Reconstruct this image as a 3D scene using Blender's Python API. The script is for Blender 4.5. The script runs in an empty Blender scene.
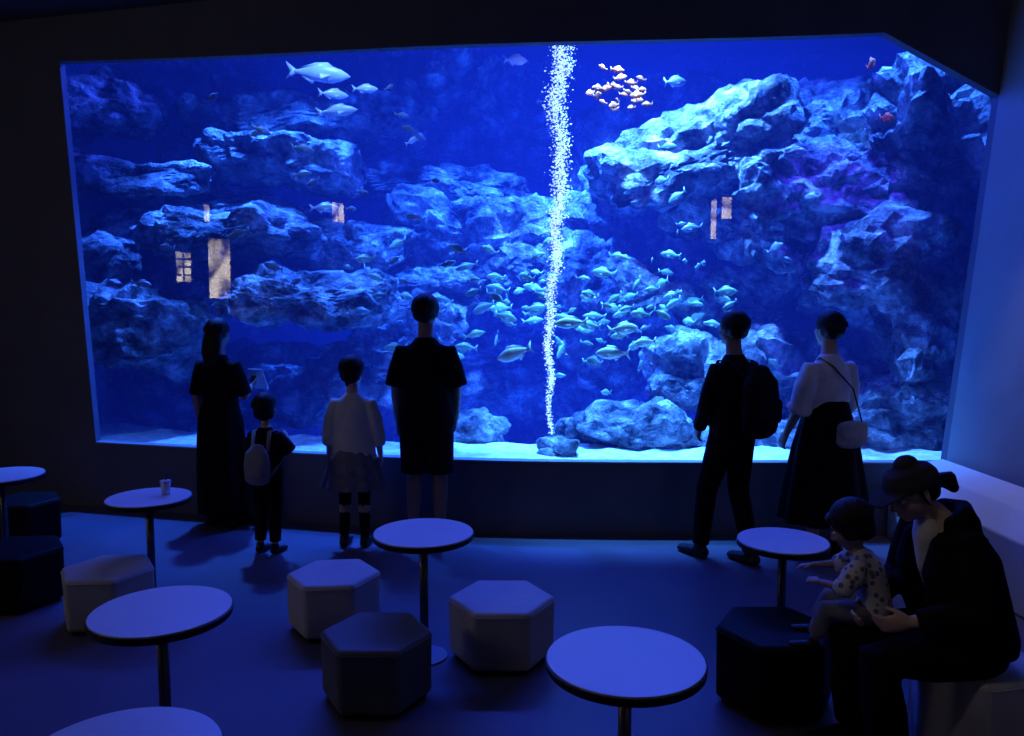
import bpy, bmesh, math, random
from mathutils import Vector, Matrix, noise
random.seed(7)
V=Vector
sc=bpy.context.scene
try:
    sc.view_settings.view_transform='Standard'; sc.view_settings.look='None'
except Exception as e: print(e)

# ------------------------------------------------------------ materials
def mat(name,col,rough=.6,metal=0,nscale=0,namp=.15,bump=0,bscale=40,spec=.3,emis=None,es=0):
    m=bpy.data.materials.new(name); m.use_nodes=True
    nt=m.node_tree; b=nt.nodes['Principled BSDF']
    b.inputs['Base Color'].default_value=(*col,1)
    b.inputs['Roughness'].default_value=rough
    b.inputs['Metallic'].default_value=metal
    b.inputs['Specular IOR Level'].default_value=spec
    tc=nt.nodes.new('ShaderNodeTexCoord')
    if nscale:
        n=nt.nodes.new('ShaderNodeTexNoise'); n.inputs['Scale'].default_value=nscale; n.inputs['Detail'].default_value=3
        r=nt.nodes.new('ShaderNodeValToRGB')
        r.color_ramp.elements[0].position=.3; r.color_ramp.elements[1].position=.7
        r.color_ramp.elements[0].color=(*[c*(1-namp) for c in col],1)
        r.color_ramp.elements[1].color=(*[min(1,c*(1+namp)) for c in col],1)
        nt.links.new(tc.outputs['Object'],n.inputs['Vector'])
        nt.links.new(n.outputs['Fac'],r.inputs['Fac']); nt.links.new(r.outputs['Color'],b.inputs['Base Color'])
    if bump:
        n2=nt.nodes.new('ShaderNodeTexNoise'); n2.inputs['Scale'].default_value=bscale; n2.inputs['Detail'].default_value=2
        bp=nt.nodes.new('ShaderNodeBump'); bp.inputs['Strength'].default_value=bump; bp.inputs['Distance'].default_value=.02
        nt.links.new(tc.outputs['Object'],n2.inputs['Vector'])
        nt.links.new(n2.outputs['Fac'],bp.inputs['Height']); nt.links.new(bp.outputs['Normal'],b.inputs['Normal'])
    if emis:
        b.inputs['Emission Color'].default_value=(*emis,1); b.inputs['Emission Strength'].default_value=es
    return m

M=dict(
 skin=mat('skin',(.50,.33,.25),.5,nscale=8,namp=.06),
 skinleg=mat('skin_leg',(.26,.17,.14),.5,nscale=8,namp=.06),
 hair=mat('hair_black',(.008,.007,.008),.5,bump=.3,bscale=120,nscale=30,namp=.3,spec=.15),
 black=mat('cloth_black',(.006,.006,.008),.9,nscale=20,namp=.2,spec=.1),
 navy=mat('cloth_navy',(.009,.009,.015),.9,nscale=20,namp=.2,spec=.1),
 grey=mat('cloth_grey',(.14,.14,.17),.9,nscale=20,namp=.2,bump=.2,bscale=90),
 white=mat('cloth_white',(.66,.66,.62),.9,nscale=12,namp=.1,bump=.2,bscale=60),
 cream=mat('cloth_cream',(.50,.49,.45),.9,nscale=12,namp=.1,bump=.2,bscale=60),
 shoe=mat('shoe_black',(.01,.01,.012),.5,nscale=10,namp=.2),
 bag=mat('bag_canvas',(.40,.40,.37),.8,nscale=14,namp=.12,bump=.2,bscale=120),
 bagd=mat('bag_canvas_grey',(.20,.20,.20),.8,nscale=14,namp=.12,bump=.2,bscale=120),
 paper=mat('paper',(.5,.52,.6),.8,nscale=6,namp=.03),
 eye=mat('eye_white',(.6,.6,.6),.2,nscale=3,namp=.02),
 iris=mat('eye_iris',(.02,.01,.01),.2,nscale=3,namp=.02),
 lip=mat('lips',(.38,.15,.13),.5,nscale=10,namp=.05),
)
def spotted():
    m=bpy.data.materials.new('cloth_printed'); m.use_nodes=True; nt=m.node_tree; b=nt.nodes['Principled BSDF']
    tc=nt.nodes.new('ShaderNodeTexCoord'); v=nt.nodes.new('ShaderNodeTexVoronoi'); v.inputs['Scale'].default_value=34
    r=nt.nodes.new('ShaderNodeValToRGB'); r.color_ramp.elements[0].position=.30; r.color_ramp.elements[1].position=.40
    r.color_ramp.elements[0].color=(.09,.09,.12,1); r.color_ramp.elements[1].color=(.42,.40,.40,1)
    nt.links.new(tc.outputs['Object'],v.inputs['Vector']); nt.links.new(v.outputs['Distance'],r.inputs['Fac'])
    nt.links.new(r.outputs['Color'],b.inputs['Base Color']); b.inputs['Roughness'].default_value=.9
    return m
M['print']=spotted()

# ------------------------------------------------------------ mesh helpers
def link(o): sc.collection.objects.link(o); return o
def mkobj(name,vs,fs,m=None,parent=None,smooth=False):
    me=bpy.data.meshes.new(name); me.from_pydata([tuple(v) for v in vs],[],fs); me.update()
    if smooth: me.polygons.foreach_set('use_smooth',[True]*len(me.polygons))
    if m: me.materials.append(m)
    o=link(bpy.data.objects.new(name,me))
    bm=bmesh.new(); bm.from_mesh(me); bmesh.ops.recalc_face_normals(bm,faces=bm.faces); bm.to_mesh(me); bm.free()
    if parent: o.parent=parent
    return o
def empty(name,loc,rz=0):
    e=link(bpy.data.objects.new(name,None)); e.location=loc; e.rotation_euler=(0,0,rz); e.empty_display_size=.1
    return e
def comb(parts):
    vs=[];fs=[]
    for v,f in parts:
        o=len(vs); vs+=v; fs+=[tuple(i+o for i in q) for q in f]
    return vs,fs
def ell(c,r,R=None,n=18,mm=12):
    c=V(c); vs=[];fs=[]
    for i in range(mm+1):
        th=math.pi*i/mm
        for j in range(n):
            ph=2*math.pi*j/n
            p=V((r[0]*math.sin(th)*math.cos(ph),r[1]*math.sin(th)*math.sin(ph),r[2]*math.cos(th)))
            if R: p=R@p
            vs.append(c+p)
    for i in range(mm):
        for j in range(n):
            a=i*n+j;b=i*n+(j+1)%n
            fs.append((a,a+n,b+n,b))
    return vs,fs
def tube(pts,rad,side=(1,0,0),n=22,dome=(1,1),fold=None):
    pts=[V(p) for p in pts]; rad=[(r,r) if not isinstance(r,tuple) else r for r in rad]
    rings=[]
    N=len(pts); side=V(side).normalized()
    def ring(c,t,a,b,amp,k):
        t=t.normalized(); s=side
        if abs(t.dot(s))>.92: s=V((0,1,0)) if abs(t.y)<.8 else V((0,0,1))
        u=(s-t*s.dot(t)).normalized(); v=t.cross(u)
        out=[]
        for j in range(n):
            ph=2*math.pi*j/n; q=1+amp*math.cos(k*ph+.7)+amp*.5*math.cos((k+2)*ph)
            out.append(c+u*(a*q*math.cos(ph))+v*(b*q*math.sin(ph)))
        return out
    T=[]
    for i in range(N):
        if i==0: t=pts[1]-pts[0]
        elif i==N-1: t=pts[-1]-pts[-2]
        else: t=(pts[i+1]-pts[i]).normalized()+(pts[i]-pts[i-1]).normalized()
        T.append(t.normalized())
    def amp(i): return (0,4) if not fold else (fold[1][i],fold[0])
    if dome[0]:
        a,b=rad[0]; m=min(a,b)
        for k in (80,55,28):
            q=math.radians(k); rings.append(ring(pts[0]-T[0]*m*math.sin(q),T[0],a*math.cos(q),b*math.cos(q),*amp(0)))
    for i in range(N): rings.append(ring(pts[i],T[i],*rad[i],*amp(i)))
    if dome[1]:
        a,b=rad[-1]; m=min(a,b)
        for k in (28,55,80):
            q=math.radians(k); rings.append(ring(pts[-1]+T[-1]*m*math.sin(q),T[-1],a*math.cos(q),b*math.cos(q),*amp(N-1)))
    vs=[p for r in rings for p in r]; fs=[]
    for i in range(len(rings)-1):
        for j in range(n):
            fs.append((i*n+j,i*n+(j+1)%n,(i+1)*n+(j+1)%n,(i+1)*n+j))
    fs.append(tuple(range(n-1,-1,-1))); L=(len(rings)-1)*n; fs.append(tuple(range(L,L+n)))
    return vs,fs
def box(c,s,R=None):
    c=V(c); vs=[]
    for x in(-1,1):
        for y in(-1,1):
            for z in(-1,1):
                p=V((x*s[0]/2,y*s[1]/2,z*s[2]/2)); vs.append(c+(R@p if R else p))
    return vs,[(0,1,3,2),(4,6,7,5),(0,4,5,1),(2,3,7,6),(0,2,6,4),(1,5,7,3)]
def fuse(name,parts,m,voxel=.008,parent=None,sm=4):
    vs,fs=comb(parts)
    me=bpy.data.meshes.new(name+'_t'); me.from_pydata([tuple(v) for v in vs],[],fs)
    bm=bmesh.new(); bm.from_mesh(me); bmesh.ops.remove_doubles(bm,verts=bm.verts,dist=1e-5)
    bmesh.ops.recalc_face_normals(bm,faces=bm.faces); bm.to_mesh(me); bm.free()
    o=link(bpy.data.objects.new(name+'_t',me))
    r=o.modifiers.new('r','REMESH'); r.mode='VOXEL'; r.voxel_size=voxel
    if sm:
        s=o.modifiers.new('s','SMOOTH'); s.factor=.5; s.iterations=sm
    dg=bpy.context.evaluated_depsgraph_get()
    me2=bpy.data.meshes.new_from_object(o.evaluated_get(dg)); me2.name=name
    bpy.data.objects.remove(o); 
    me2.polygons.foreach_set('use_smooth',[True]*len(me2.polygons))
    me2.materials.clear(); me2.materials.append(m)
    o2=link(bpy.data.objects.new(name,me2))
    if parent: o2.parent=parent
    return o2
def bevel(o,w=.01,seg=3):
    b=o.modifiers.new('bevel','BEVEL'); b.width=w; b.segments=seg; b.limit_method='ANGLE'; return o

# ------------------------------------------------------------ room shell
def W(x): return 5.70+.26*.5*math.log(1+math.exp(-(x+.3)/.5))
m_wall=mat('wall_paint_dark',(.115,.12,.15),.8,nscale=3,namp=.08)
m_wallR=mat('wall_paint_grey',(.27,.28,.27),.8,nscale=3,namp=.06)
m_ledge=mat('ledge_paint_pale',(.60,.60,.56),.7,nscale=3,namp=.06)
m_ceil=mat('ceiling_paint',(.04,.04,.04),.9,nscale=3,namp=.08)
m_floor=mat('floor_vinyl',(.095,.085,.12),.45,nscale=1.5,namp=.15,bump=.08,bscale=250,spec=.35)
XL=-6.2; YR=-2.5
ZS,ZC=.535,3.13
def ZT(x): return 3.50+.0080*x*x
TH=.08
xs=sorted(set([XL,-5,-4.2,-3.60,-3.52,-3.43,2.57,3.14,3.38,4.4]+[ -3.3+.15*i for i in range(43)]))
xs=[x for x in xs if x<=4.4]
def low_hi(x):
    if x<=-3.60: return ZT(-3.6)
    if x<-3.43: return ZS+(ZT(-3.6)-ZS)*(-3.43-x)/.17
    if x<=3.14: return ZS
    if x<3.38: return ZS+(ZC-ZS)*(x-3.14)/.24
    return ZC
def up_lo(x):
    if x<=-3.6: return ZT(-3.6)
    if x<=2.57: return ZT(x)
    if x<3.38: return ZT(2.57)+(ZC-ZT(2.57))*(x-2.57)/.81
    return ZC
def strip(zl,zh,off0,off1,xs):
    vs=[];fs=[]
    for x in xs:
        y=W(x)
        for o in(off0,off1):
            vs.append((x,y+o,zl(x))); vs.append((x,y+o,zh(x)))
    n=len(xs)
    for i in range(n-1):
        a=i*4;b=a+4
        fs+=[(a,b,b+1,a+1),(a+2,a+3,b+3,b+2),(a+1,b+1,b+3,a+3),(a,a+2,b+2,b)]
    fs+=[(0,1,3,2),((n-1)*4,(n-1)*4+2,(n-1)*4+3,(n-1)*4+1)]
    return vs,fs
p1=strip(lambda x:0,low_hi,0,TH,xs)
p2=strip(up_lo,lambda x:4.7,0,TH,xs)
vs,fs=comb([p1,p2]); mkobj('wall_back',vs,fs,m_wall)
sx=[x for x in xs if -3.43<=x<=3.14]
vs,fs=strip(lambda x:ZS-.0,lambda x:ZS+.012,-.01,TH,sx); mkobj('trim_sill',vs,fs,m_wallR)
mkobj('floor',[(XL,-4,0),(4.4,-4,0),(4.4,7.8,0),(XL,7.8,0),(XL,-4,-.1),(4.4,-4,-.1),(4.4,7.8,-.1),(XL,7.8,-.1)],
  [(0,1,2,3),(7,6,5,4),(0,4,5,1),(1,5,6,2),(2,6,7,3),(3,7,4,0)],m_floor)
CZ=3.95
cx=[x for x in xs]; vs=[];fs=[]
for x in cx: vs+=[(x,-4,CZ),(x,W(x)+.02,CZ),(x,-4,CZ+.1),(x,W(x)+.02,CZ+.1)]
for i in range(len(cx)-1):
    a=i*4;b=a+4; fs+=[(a,b,b+1,a+1),(a+2,a+3,b+3,b+2),(a+1,b+1,b+3,a+3),(a,a+2,b+2,b)]
n=len(cx); fs+=[(0,1,3,2),((n-1)*4,(n-1)*4+2,(n-1)*4+3,(n-1)*4+1)]
mkobj('ceiling',vs,fs,m_ceil)
vs,fs=box((XL-.05,1.6,2.35),(.1,11.2,4.7)); mkobj('wall_left',vs,fs,m_wall)
vs,fs=box(((XL+4.4)/2,YR-.05,2),(4.4-XL,.1,4)); mkobj('wall_rear',vs,fs,m_wall)
def xr(y,z): return 3.14+(z-.55)*.093+(5.7-y)*.06
vs=[(xr(y,z)+t,y,z) for t in(0,.3) for (y,z) in((5.7,0),(-4,0),(-4,4.0),(5.7,4.0))]
mkobj('wall_right',vs,[(0,1,2,3),(7,6,5,4),(0,4,5,1),(1,5,6,2),(2,6,7,3),(3,7,4,0)],m_wallR)
prof=[(2.72,0),(2.72,.40),(2.86,.53),(3.10,.58),(3.08,0)]
vs=[(x,5.68,z) for x,z in prof]+[(x+.07,3.9,z) for x,z in prof]
n=5; fs=[tuple(range(n)),tuple(range(2*n-1,n-1,-1))]+[(i,(i+1)%n,(i+1)%n+n,i+n) for i in range(n)]
bevel(mkobj('wall_ledge',vs,fs,m_ledge),.01,2)
# warm lit openings on the left / rear walls (mirrored in the acrylic)
def warm():
    m=bpy.data.materials.new('lit_opening'); m.use_nodes=True; nt=m.node_tree; b=nt.nodes['Principled BSDF']
    tc=nt.nodes.new('ShaderNodeTexCoord'); n=nt.nodes.new('ShaderNodeTexNoise'); n.inputs['Scale'].default_value=3.2; n.inputs['Detail'].default_value=3
    r=nt.nodes.new('ShaderNodeValToRGB'); e=r.color_ramp.elements; e[0].position=.38; e[0].color=(.05,.04,.03,1); e[1].position=.60; e[1].color=(1,.85,.62,1)
    nt.links.new(tc.outputs['Object'],n.inputs['Vector']); nt.links.new(n.outputs['Fac'],r.inputs['Fac']); nt.links.new(r.outputs['Color'],b.inputs['Emission Color'])
    b.inputs['Emission Strength'].default_value=13; b.inputs['Base Color'].default_value=(.3,.25,.2,1); return m
m_warm=warm()
m_frame=mat('window_frame',(.03,.03,.03),.6,nscale=6,namp=.1)
def litwin(name,cx,cy,cz,w,h,axis,nx=0,nz=0,m=None):
    e=empty(name,(cx,cy,cz))
    s=(lambda a,t,b:(t,a,b)) if axis=='x' else (lambda a,t,b:(a,t,b))
    v,f=box((0,0,0),s(w,.02,h)); mkobj('pane',v,f,m or m_warm,e)
    P=[box(s(sx*w/2,0,0),s(.03,.05,h+.03)) for sx in(-1,1)]+[box(s(0,0,sz*h/2),s(w+.03,.05,.03)) for sz in(-1,1)]
    P+=[box(s(-w/2+w*(i+1)/(nx+1),0,0),s(.022,.04,h)) for i in range(nx)]+[box(s(0,0,-h/2+h*(i+1)/(nz+1)),s(w,.04,.022)) for i in range(nz)]
    v,f=comb(P); mkobj('frame',v,f,m_frame,e)
litwin('window_2',XL+.03,3.52,2.12,.28,.42,'x',1,3)
litwin('window_3',XL+.03,2.90,2.12,.44,.85,'x',0,0)
litwin('window_4',XL+.03,3.10,2.86,.14,.26,'x',0,0)
litwin('window_5',XL+.03,-.17,3.15,.5,.36,'x',1,0)
litwin('window_6',3.36,YR+.03,3.05,.14,.7,'y',0,0)
litwin('window_7',3.60,YR+.03,3.25,.22,.4,'y',0,0)

# ------------------------------------------------------------ glass, water, tank shell
mg=bpy.data.materials.new('acrylic_glass'); mg.use_nodes=True; nt=mg.node_tree; nt.nodes.clear()
out=nt.nodes.new('ShaderNodeOutputMaterial'); mx=nt.nodes.new('ShaderNodeMixShader'); tr=nt.nodes.new('ShaderNodeBsdfTransparent')
gl=nt.nodes.new('ShaderNodeBsdfGlossy'); gl.inputs['Roughness'].default_value=.012
g=nt.nodes.new('ShaderNodeNewGeometry'); dt=nt.nodes.new('ShaderNodeVectorMath'); dt.operation='DOT_PRODUCT'
def mth(op,a,b=None):
    n=nt.nodes.new('ShaderNodeMath'); n.operation=op
    for i,v in enumerate((a,b)):
        if v is None: continue
        if isinstance(v,(int,float)): n.inputs[i].default_value=v
        else: nt.links.new(v,n.inputs[i])
    return n.outputs[0]
nt.links.new(g.outputs['Normal'],dt.inputs[0]); nt.links.new(g.outputs['Incoming'],dt.inputs[1])
c_=mth('ABSOLUTE',dt.outputs['Value']); f_=mth('ADD',mth('MULTIPLY',mth('POWER',mth('SUBTRACT',1.0,c_),5.0),.95),.045)
tr.inputs['Color'].default_value=(.97,.985,1,1)
nt.links.new(f_,mx.inputs[0]); nt.links.new(tr.outputs[0],mx.inputs[1]); nt.links.new(gl.outputs[0],mx.inputs[2]); nt.links.new(mx.outputs[0],out.inputs[0])
gx=[-3.75+.1*i for i in range(74)]
vs=[];fs=[]
for x in gx: vs+=[(x,W(x)+TH+.01,ZS-.05),(x,W(x)+TH+.01,3.75)]
for i in range(len(gx)-1): fs.append((2*i,2*i+2,2*i+3,2*i+1))
mkobj('window_1',vs,fs,mg,smooth=True)

TX0,TX1,TY1,TZ0,TZ1=-7.6,6.6,11.8,-1.6,5.0
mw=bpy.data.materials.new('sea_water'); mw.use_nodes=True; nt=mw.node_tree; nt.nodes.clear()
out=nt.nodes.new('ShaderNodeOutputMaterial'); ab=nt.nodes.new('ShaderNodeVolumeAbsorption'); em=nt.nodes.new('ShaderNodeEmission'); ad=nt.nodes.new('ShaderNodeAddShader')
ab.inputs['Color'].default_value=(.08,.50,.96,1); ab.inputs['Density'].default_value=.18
em.inputs['Color'].default_value=(.010,.048,1,1)  # emission stands in for light scattered in the water, strongest mid-tank
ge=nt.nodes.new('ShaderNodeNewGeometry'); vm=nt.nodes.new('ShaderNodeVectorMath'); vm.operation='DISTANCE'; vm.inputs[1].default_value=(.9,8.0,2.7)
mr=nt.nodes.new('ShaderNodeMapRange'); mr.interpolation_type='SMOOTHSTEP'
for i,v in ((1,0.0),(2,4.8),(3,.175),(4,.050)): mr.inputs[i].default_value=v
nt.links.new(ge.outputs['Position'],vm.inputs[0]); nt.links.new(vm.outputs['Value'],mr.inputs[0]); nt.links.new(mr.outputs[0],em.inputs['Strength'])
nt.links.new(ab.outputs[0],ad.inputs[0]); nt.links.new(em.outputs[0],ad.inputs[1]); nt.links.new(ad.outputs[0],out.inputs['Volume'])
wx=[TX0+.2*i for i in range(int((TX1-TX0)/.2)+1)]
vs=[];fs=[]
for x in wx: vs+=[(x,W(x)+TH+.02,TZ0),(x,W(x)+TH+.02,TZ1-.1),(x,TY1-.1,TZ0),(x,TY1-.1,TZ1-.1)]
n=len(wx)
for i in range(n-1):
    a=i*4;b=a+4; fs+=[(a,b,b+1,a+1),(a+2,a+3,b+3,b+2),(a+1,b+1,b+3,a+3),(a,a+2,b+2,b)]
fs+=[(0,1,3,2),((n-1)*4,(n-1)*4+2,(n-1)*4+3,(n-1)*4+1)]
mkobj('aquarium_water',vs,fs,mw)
m_tank=mat('tank_liner',(.03,.05,.10),.8,nscale=2,namp=.3)
parts=[box((( TX0+TX1)/2,TY1+.05,1.7),(TX1-TX0+.4,.1,6.8)),
       box((TX0-.15,9.5,1.7),(.1,4.7,6.8)),box((TX1+.15,8.8,1.7),(.1,6.0,6.8)),
       box(((TX0+TX1)/2,8.9,TZ1+.05),(TX1-TX0+.4,5.8,.1))]
vs,fs=comb(parts); mkobj('aquarium_tank',vs,fs,m_tank)

# ------------------------------------------------------------ rockwork
def rockmat():
    m=bpy.data.materials.new('reef_rock'); m.use_nodes=True; nt=m.node_tree; b=nt.nodes['Principled BSDF']
    tc=nt.nodes.new('ShaderNodeTexCoord'); n=nt.nodes.new('ShaderNodeTexNoise'); n.inputs['Scale'].default_value=3.2; n.inputs['Detail'].default_value=6; n.inputs['Roughness'].default_value=.72
    r=nt.nodes.new('ShaderNodeValToRGB'); e=r.color_ramp.elements
    e[0].position=.38; e[0].color=(.03,.04,.05,1); e[1].position=.66; e[1].color=(.75,.75,.73,1)
    x=e.new(.52); x.color=(.22,.24,.25,1)
    bp=nt.nodes.new('ShaderNodeBump'); bp.inputs['Strength'].default_value=1; bp.inputs['Distance'].default_value=.11
    n2=nt.nodes.new('ShaderNodeTexNoise'); n2.inputs['Scale'].default_value=10; n2.inputs['Detail'].default_value=5; n2.inputs['Roughness'].default_value=.75
    for t in(n,n2): nt.links.new(tc.outputs['Object'],t.inputs['Vector'])
    nt.links.new(n.outputs['Fac'],r.inputs['Fac']); nt.links.new(r.outputs['Color'],b.inputs['Base Color'])
    nt.links.new(n2.outputs['Fac'],bp.inputs['Height']); nt.links.new(bp.outputs['Normal'],b.inputs['Normal'])
    b.inputs['Roughness'].default_value=.95; b.inputs['Specular IOR Level'].default_value=0
    return m
m_rock=rockmat()
bmi=bmesh.new(); bmesh.ops.create_icosphere(bmi,subdivisions=5,radius=1)
bv=[v.co.copy() for v in bmi.verts]; bf=[tuple(v.index for v in f.verts) for f in bmi.faces]; bmi.free()
def rough(s):
    d=noise.fractal(s*1.1,.75,2.1,5)*.9
    d+=(noise.ridged_multi_fractal(s*1.4,.9,2.2,4,1.0,2.0)-1.0)*.34
    t=s.z*3.2+1.2*noise.noise(s*.9); ft=t-math.floor(t); d+=.34*(ft if ft<.8 else (1-ft)*4)-.1
    c=noise.voronoi(s*1.7)[0]; d+=-.45*max(0,.22-(c[1]-c[0]))/.22
    return d
def boulder(c,r,tilt=0,seed=0,amp=.32):
    c=V(c); R=Matrix.Rotation(tilt,3,'Y'); off=V((seed*7.3,seed*3.1,seed*5.7)); out=[]
    for p in bv:
        k=(abs(p.x)**3.5+abs(p.y)**3.5+abs(p.z)**3.5)**(1/3.5); q=p/k
        w=V((q.x*r[0],q.y*r[1],q.z*r[2]))
        w.x+=.25*r[0]*noise.noise(q*.8+off); w.z+=.35*r[2]*noise.noise(q*1.1+off*1.7); w.y+=.3*r[1]*noise.noise(q+off*2.1)
        d=rough(w*1.25+off)*amp
        out.append(c+R@(w+p*d*(.30+.75*min(r))))
    return out,bf
B=[
 (-4.0,8.6,2.95,.95,.7,.20,.03),(-2.75,8.0,2.33,.72,.6,.22,-.10),(-1.9,7.6,1.70,.80,.65,.24,.02),
 (-3.6,7.6,1.45,.75,.6,.36,.1),(-1.75,8.8,2.25,.65,.5,.26,0),(-3.3,9.6,3.5,.7,.5,.4,.2),
 (-4.2,8.4,2.2,.6,.6,.3,0),(-4.6,8.5,3.7,.8,.5,.3,0),
 (-.45,9.4,2.40,1.05,.6,.52,-.08),(-1.1,8.7,1.30,.62,.5,.42,0),(.85,8.7,2.0,.46,.4,.42,.2),
 (1.35,7.9,1.78,.34,.3,.26,0),(1.75,8.1,3.10,.95,.7,.42,-.35),(2.85,7.7,2.75,.95,.7,.50,-.1),
 (2.1,8.7,2.35,.8,.5,.65,.2),(3.75,7.4,3.1,.6,.6,.7,.1),(3.35,7.3,1.95,.80,.6,.45,.1),
 (1.75,7.4,.95,.42,.4,.34,.1),(1.05,6.9,.56,.48,.35,.19,0),(.36,6.42,.48,.17,.14,.10,0),
 (-.42,7.15,.50,.40,.3,.19,0),(2.9,7.7,.95,.9,.6,.50,0),(3.7,7.0,1.2,.5,.5,.75,.15),
 (-2.9,9.0,.75,1.3,.7,.45,0),(-3.2,10.4,3.0,1.7,.5,1.0,0),(-.4,10.6,3.6,1.9,.5,.45,0),(2.5,10.2,2.6,1.8,.6,1.6,0),
 (.2,10.2,1.0,1.6,.6,.8,0),(-.7,10.4,1.9,1.2,.5,.6,0),(-5.3,9.6,1.4,1.2,.8,1.4,0),(4.9,8.4,2.3,1.0,.8,2.0,0),
 (2.35,7.35,.6,.3,.3,.28,.3),(1.4,9.0,1.35,.7,.5,.5,0),(1.9,8.0,2.50,.5,.45,.28,.5),(-2.4,8.6,3.15,.75,.5,.22,.1),
 (-3.5,9.0,2.62,1.2,.6,.22,-.05),(-1.0,9.7,3.05,1.1,.5,.24,.05),(-2.3,9.3,3.75,1.3,.5,.25,-.05),(-3.1,8.7,1.9,.9,.6,.26,.08),
 (-.9,9.2,1.85,.7,.5,.22,.1),(2.5,8.2,1.65,.75,.6,.40,.1),(3.0,8.6,3.55,.7,.5,.35,-.1),(1.15,9.2,2.75,.5,.4,.5,.3),(4.2,7.6,2.4,.6,.5,.5,0),
 (2.25,7.5,3.35,.35,.35,.22,-.3),(2.4,7.5,2.25,.4,.35,.25,.3),(.62,7.1,.55,.22,.2,.14,0),(1.45,6.75,.50,.25,.2,.12,0),(2.55,6.9,.5,.5,.3,.2,0),
 (-1.5,8.4,.9,.6,.5,.3,.1),(3.3,6.9,.6,.4,.3,.35,0),(4.3,7.2,3.9,.6,.5,.4,.2),(-5.0,8.3,2.8,.6,.5,.8,.1)]
parts=[boulder(b[:3],b[3:6],b[6],i+1) for i,b in enumerate(B)]
vs=[];fs=[];nx,nz=240,115
for j in range(nz+1):
    for i in range(nx+1):
        x=-7.4+13.8*i/nx; z=-1.45+6.3*j/nz
        d=rough(V((x*.8,3,z*.8)))*1.1+1.1*noise.fractal(V((x*.35,0,z*.6)),.9,2,3)
        hole=math.exp(-((x-1.2)/1.1)**2-((z-4.6)/1.2)**2)+math.exp(-((x+.9)/2.2)**2-((z-.6)/1.0)**2)
        vs.append(V((x,min(11.5,10.2-d+1.6*hole),z)))
for j in range(nz):
    for i in range(nx):
        a=j*(nx+1)+i; fs.append((a,a+1,a+nx+2,a+nx+1))
parts.append((vs,fs))
vs,fs=comb(parts)
me=bpy.data.meshes.new('reef_rockwork'); me.from_pydata([tuple(v) for v in vs],[],fs); me.materials.append(m_rock)
me.polygons.foreach_set('use_smooth',[False]*len(me.polygons)); link(bpy.data.objects.new('reef_rockwork',me))
m_sand=mat('coral_sand',(.70,.70,.65),.95,nscale=12,namp=.25,bump=.5,bscale=30)
vs=[];fs=[];nx,ny=110,50
for j in range(ny+1):
    for i in range(nx+1):
        x=TX0+(TX1-TX0)*i/nx; y0=W(x)+TH+.03; y=y0+(TY1-.2-y0)*j/ny
        t=max(0,min(1,(y-y0-.9)/2.2)); z=.48-1.7*t*t*(3-2*t)+.06*noise.noise(V((x*1.5,y*1.5,0)))+.03*noise.noise(V((x*5,y*5,3)))
        if j==0: z=min(z,.51)
        vs.append((x,y,z))
for j in range(ny):
    for i in range(nx):
        a=j*(nx+1)+i; fs.append((a,a+1,a+nx+2,a+nx+1))
mkobj('aquarium_sand_bed',vs,fs,m_sand,smooth=True)

# ------------------------------------------------------------ bubbles
m_bub=mat('air_bubble',(.85,.92,1),.25,nscale=4,namp=.02,spec=.8,emis=(.5,.72,1),es=.9)  # emission makes the bubbles glow in place of lamp light catching them
bi=bmesh.new(); bmesh.ops.create_icosphere(bi,subdivisions=1,radius=1)
iv=[v.co.copy() for v in bi.verts]; jf=[tuple(v.index for v in f.verts) for f in bi.faces]; bi.free()
vs=[];fs=[]
for k in range(5600):
    t=random.random()**.85; z=.62+t*3.6
    w=.018+.085*t
    sway=.02*math.sin(z*3.1)+.022*math.sin(z*7.3)*t+.012*math.sin(z*13)
    x=.29+.035*(z-.62)+sway+random.gauss(0,w*.5); y=6.42+random.gauss(0,w*.5)
    r=random.choice([.0025,.003,.004,.005,.007,.009])*(.8+.5*t); o=len(vs)
    vs+=[(x+p.x*r,y+p.y*r,z+p.z*r*.75) for p in iv]; fs+=[tuple(i+o for i in q) for q in jf]
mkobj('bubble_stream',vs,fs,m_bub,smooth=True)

# ------------------------------------------------------------ fish
def fish(L,Hh=.36,Wd=.13,n=10):
    prof=[(0,.04),(.06,.35),(.16,.72),(.30,.98),(.42,1),(.56,.86),(.70,.56),(.82,.26),(.88,.20)]
    vs=[];fs=[]
    for t,h in prof:
        for j in range(n):
            a=2*math.pi*j/n; vs.append(V((L*(.5-t),L*Wd*.5*h*math.cos(a),L*Hh*.5*h*math.sin(a))))
    for i in range(len(prof)-1):
        for j in range(n): fs.append((i*n+j,i*n+(j+1)%n,(i+1)*n+(j+1)%n,(i+1)*n+j))
    fs.append(tuple(range(n)))
    def fin(pts):
        o=len(vs); th=L*.006
        for s in(1,-1):
            for x,z in pts: vs.append(V((L*(.5-x),s*th,L*z)))
        m=len(pts); fs.append(tuple(o+i for i in range(m))); fs.append(tuple(o+m+i for i in range(m-1,-1,-1)))
        for i in range(m): fs.append((o+i,o+(i+1)%m,o+m+(i+1)%m,o+m+i))
    h=Hh/2
    fin([(.86,.035),(1.02,h*1.05),(.95,.0),(1.02,-h*1.05),(.86,-.035)])
    fin([(.26,h*.85),(.36,h*1.35),(.55,h*1.2),(.78,h*.55),(.7,h*.4)])
    fin([(.55,-h*.75),(.60,-h*1.25),(.76,-h*.5),(.72,-h*.4)])
    for s in(1,-1):
        o=len(vs); y=s*L*Wd*.5
        vs.extend([V((L*.20,y*.9,-L*.02)),V((L*.04,y*1.9,-L*.10)),V((L*.02,y*1.6,-L*.02))]); fs.append((o,o+1,o+2))
    return vs,fs
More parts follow.
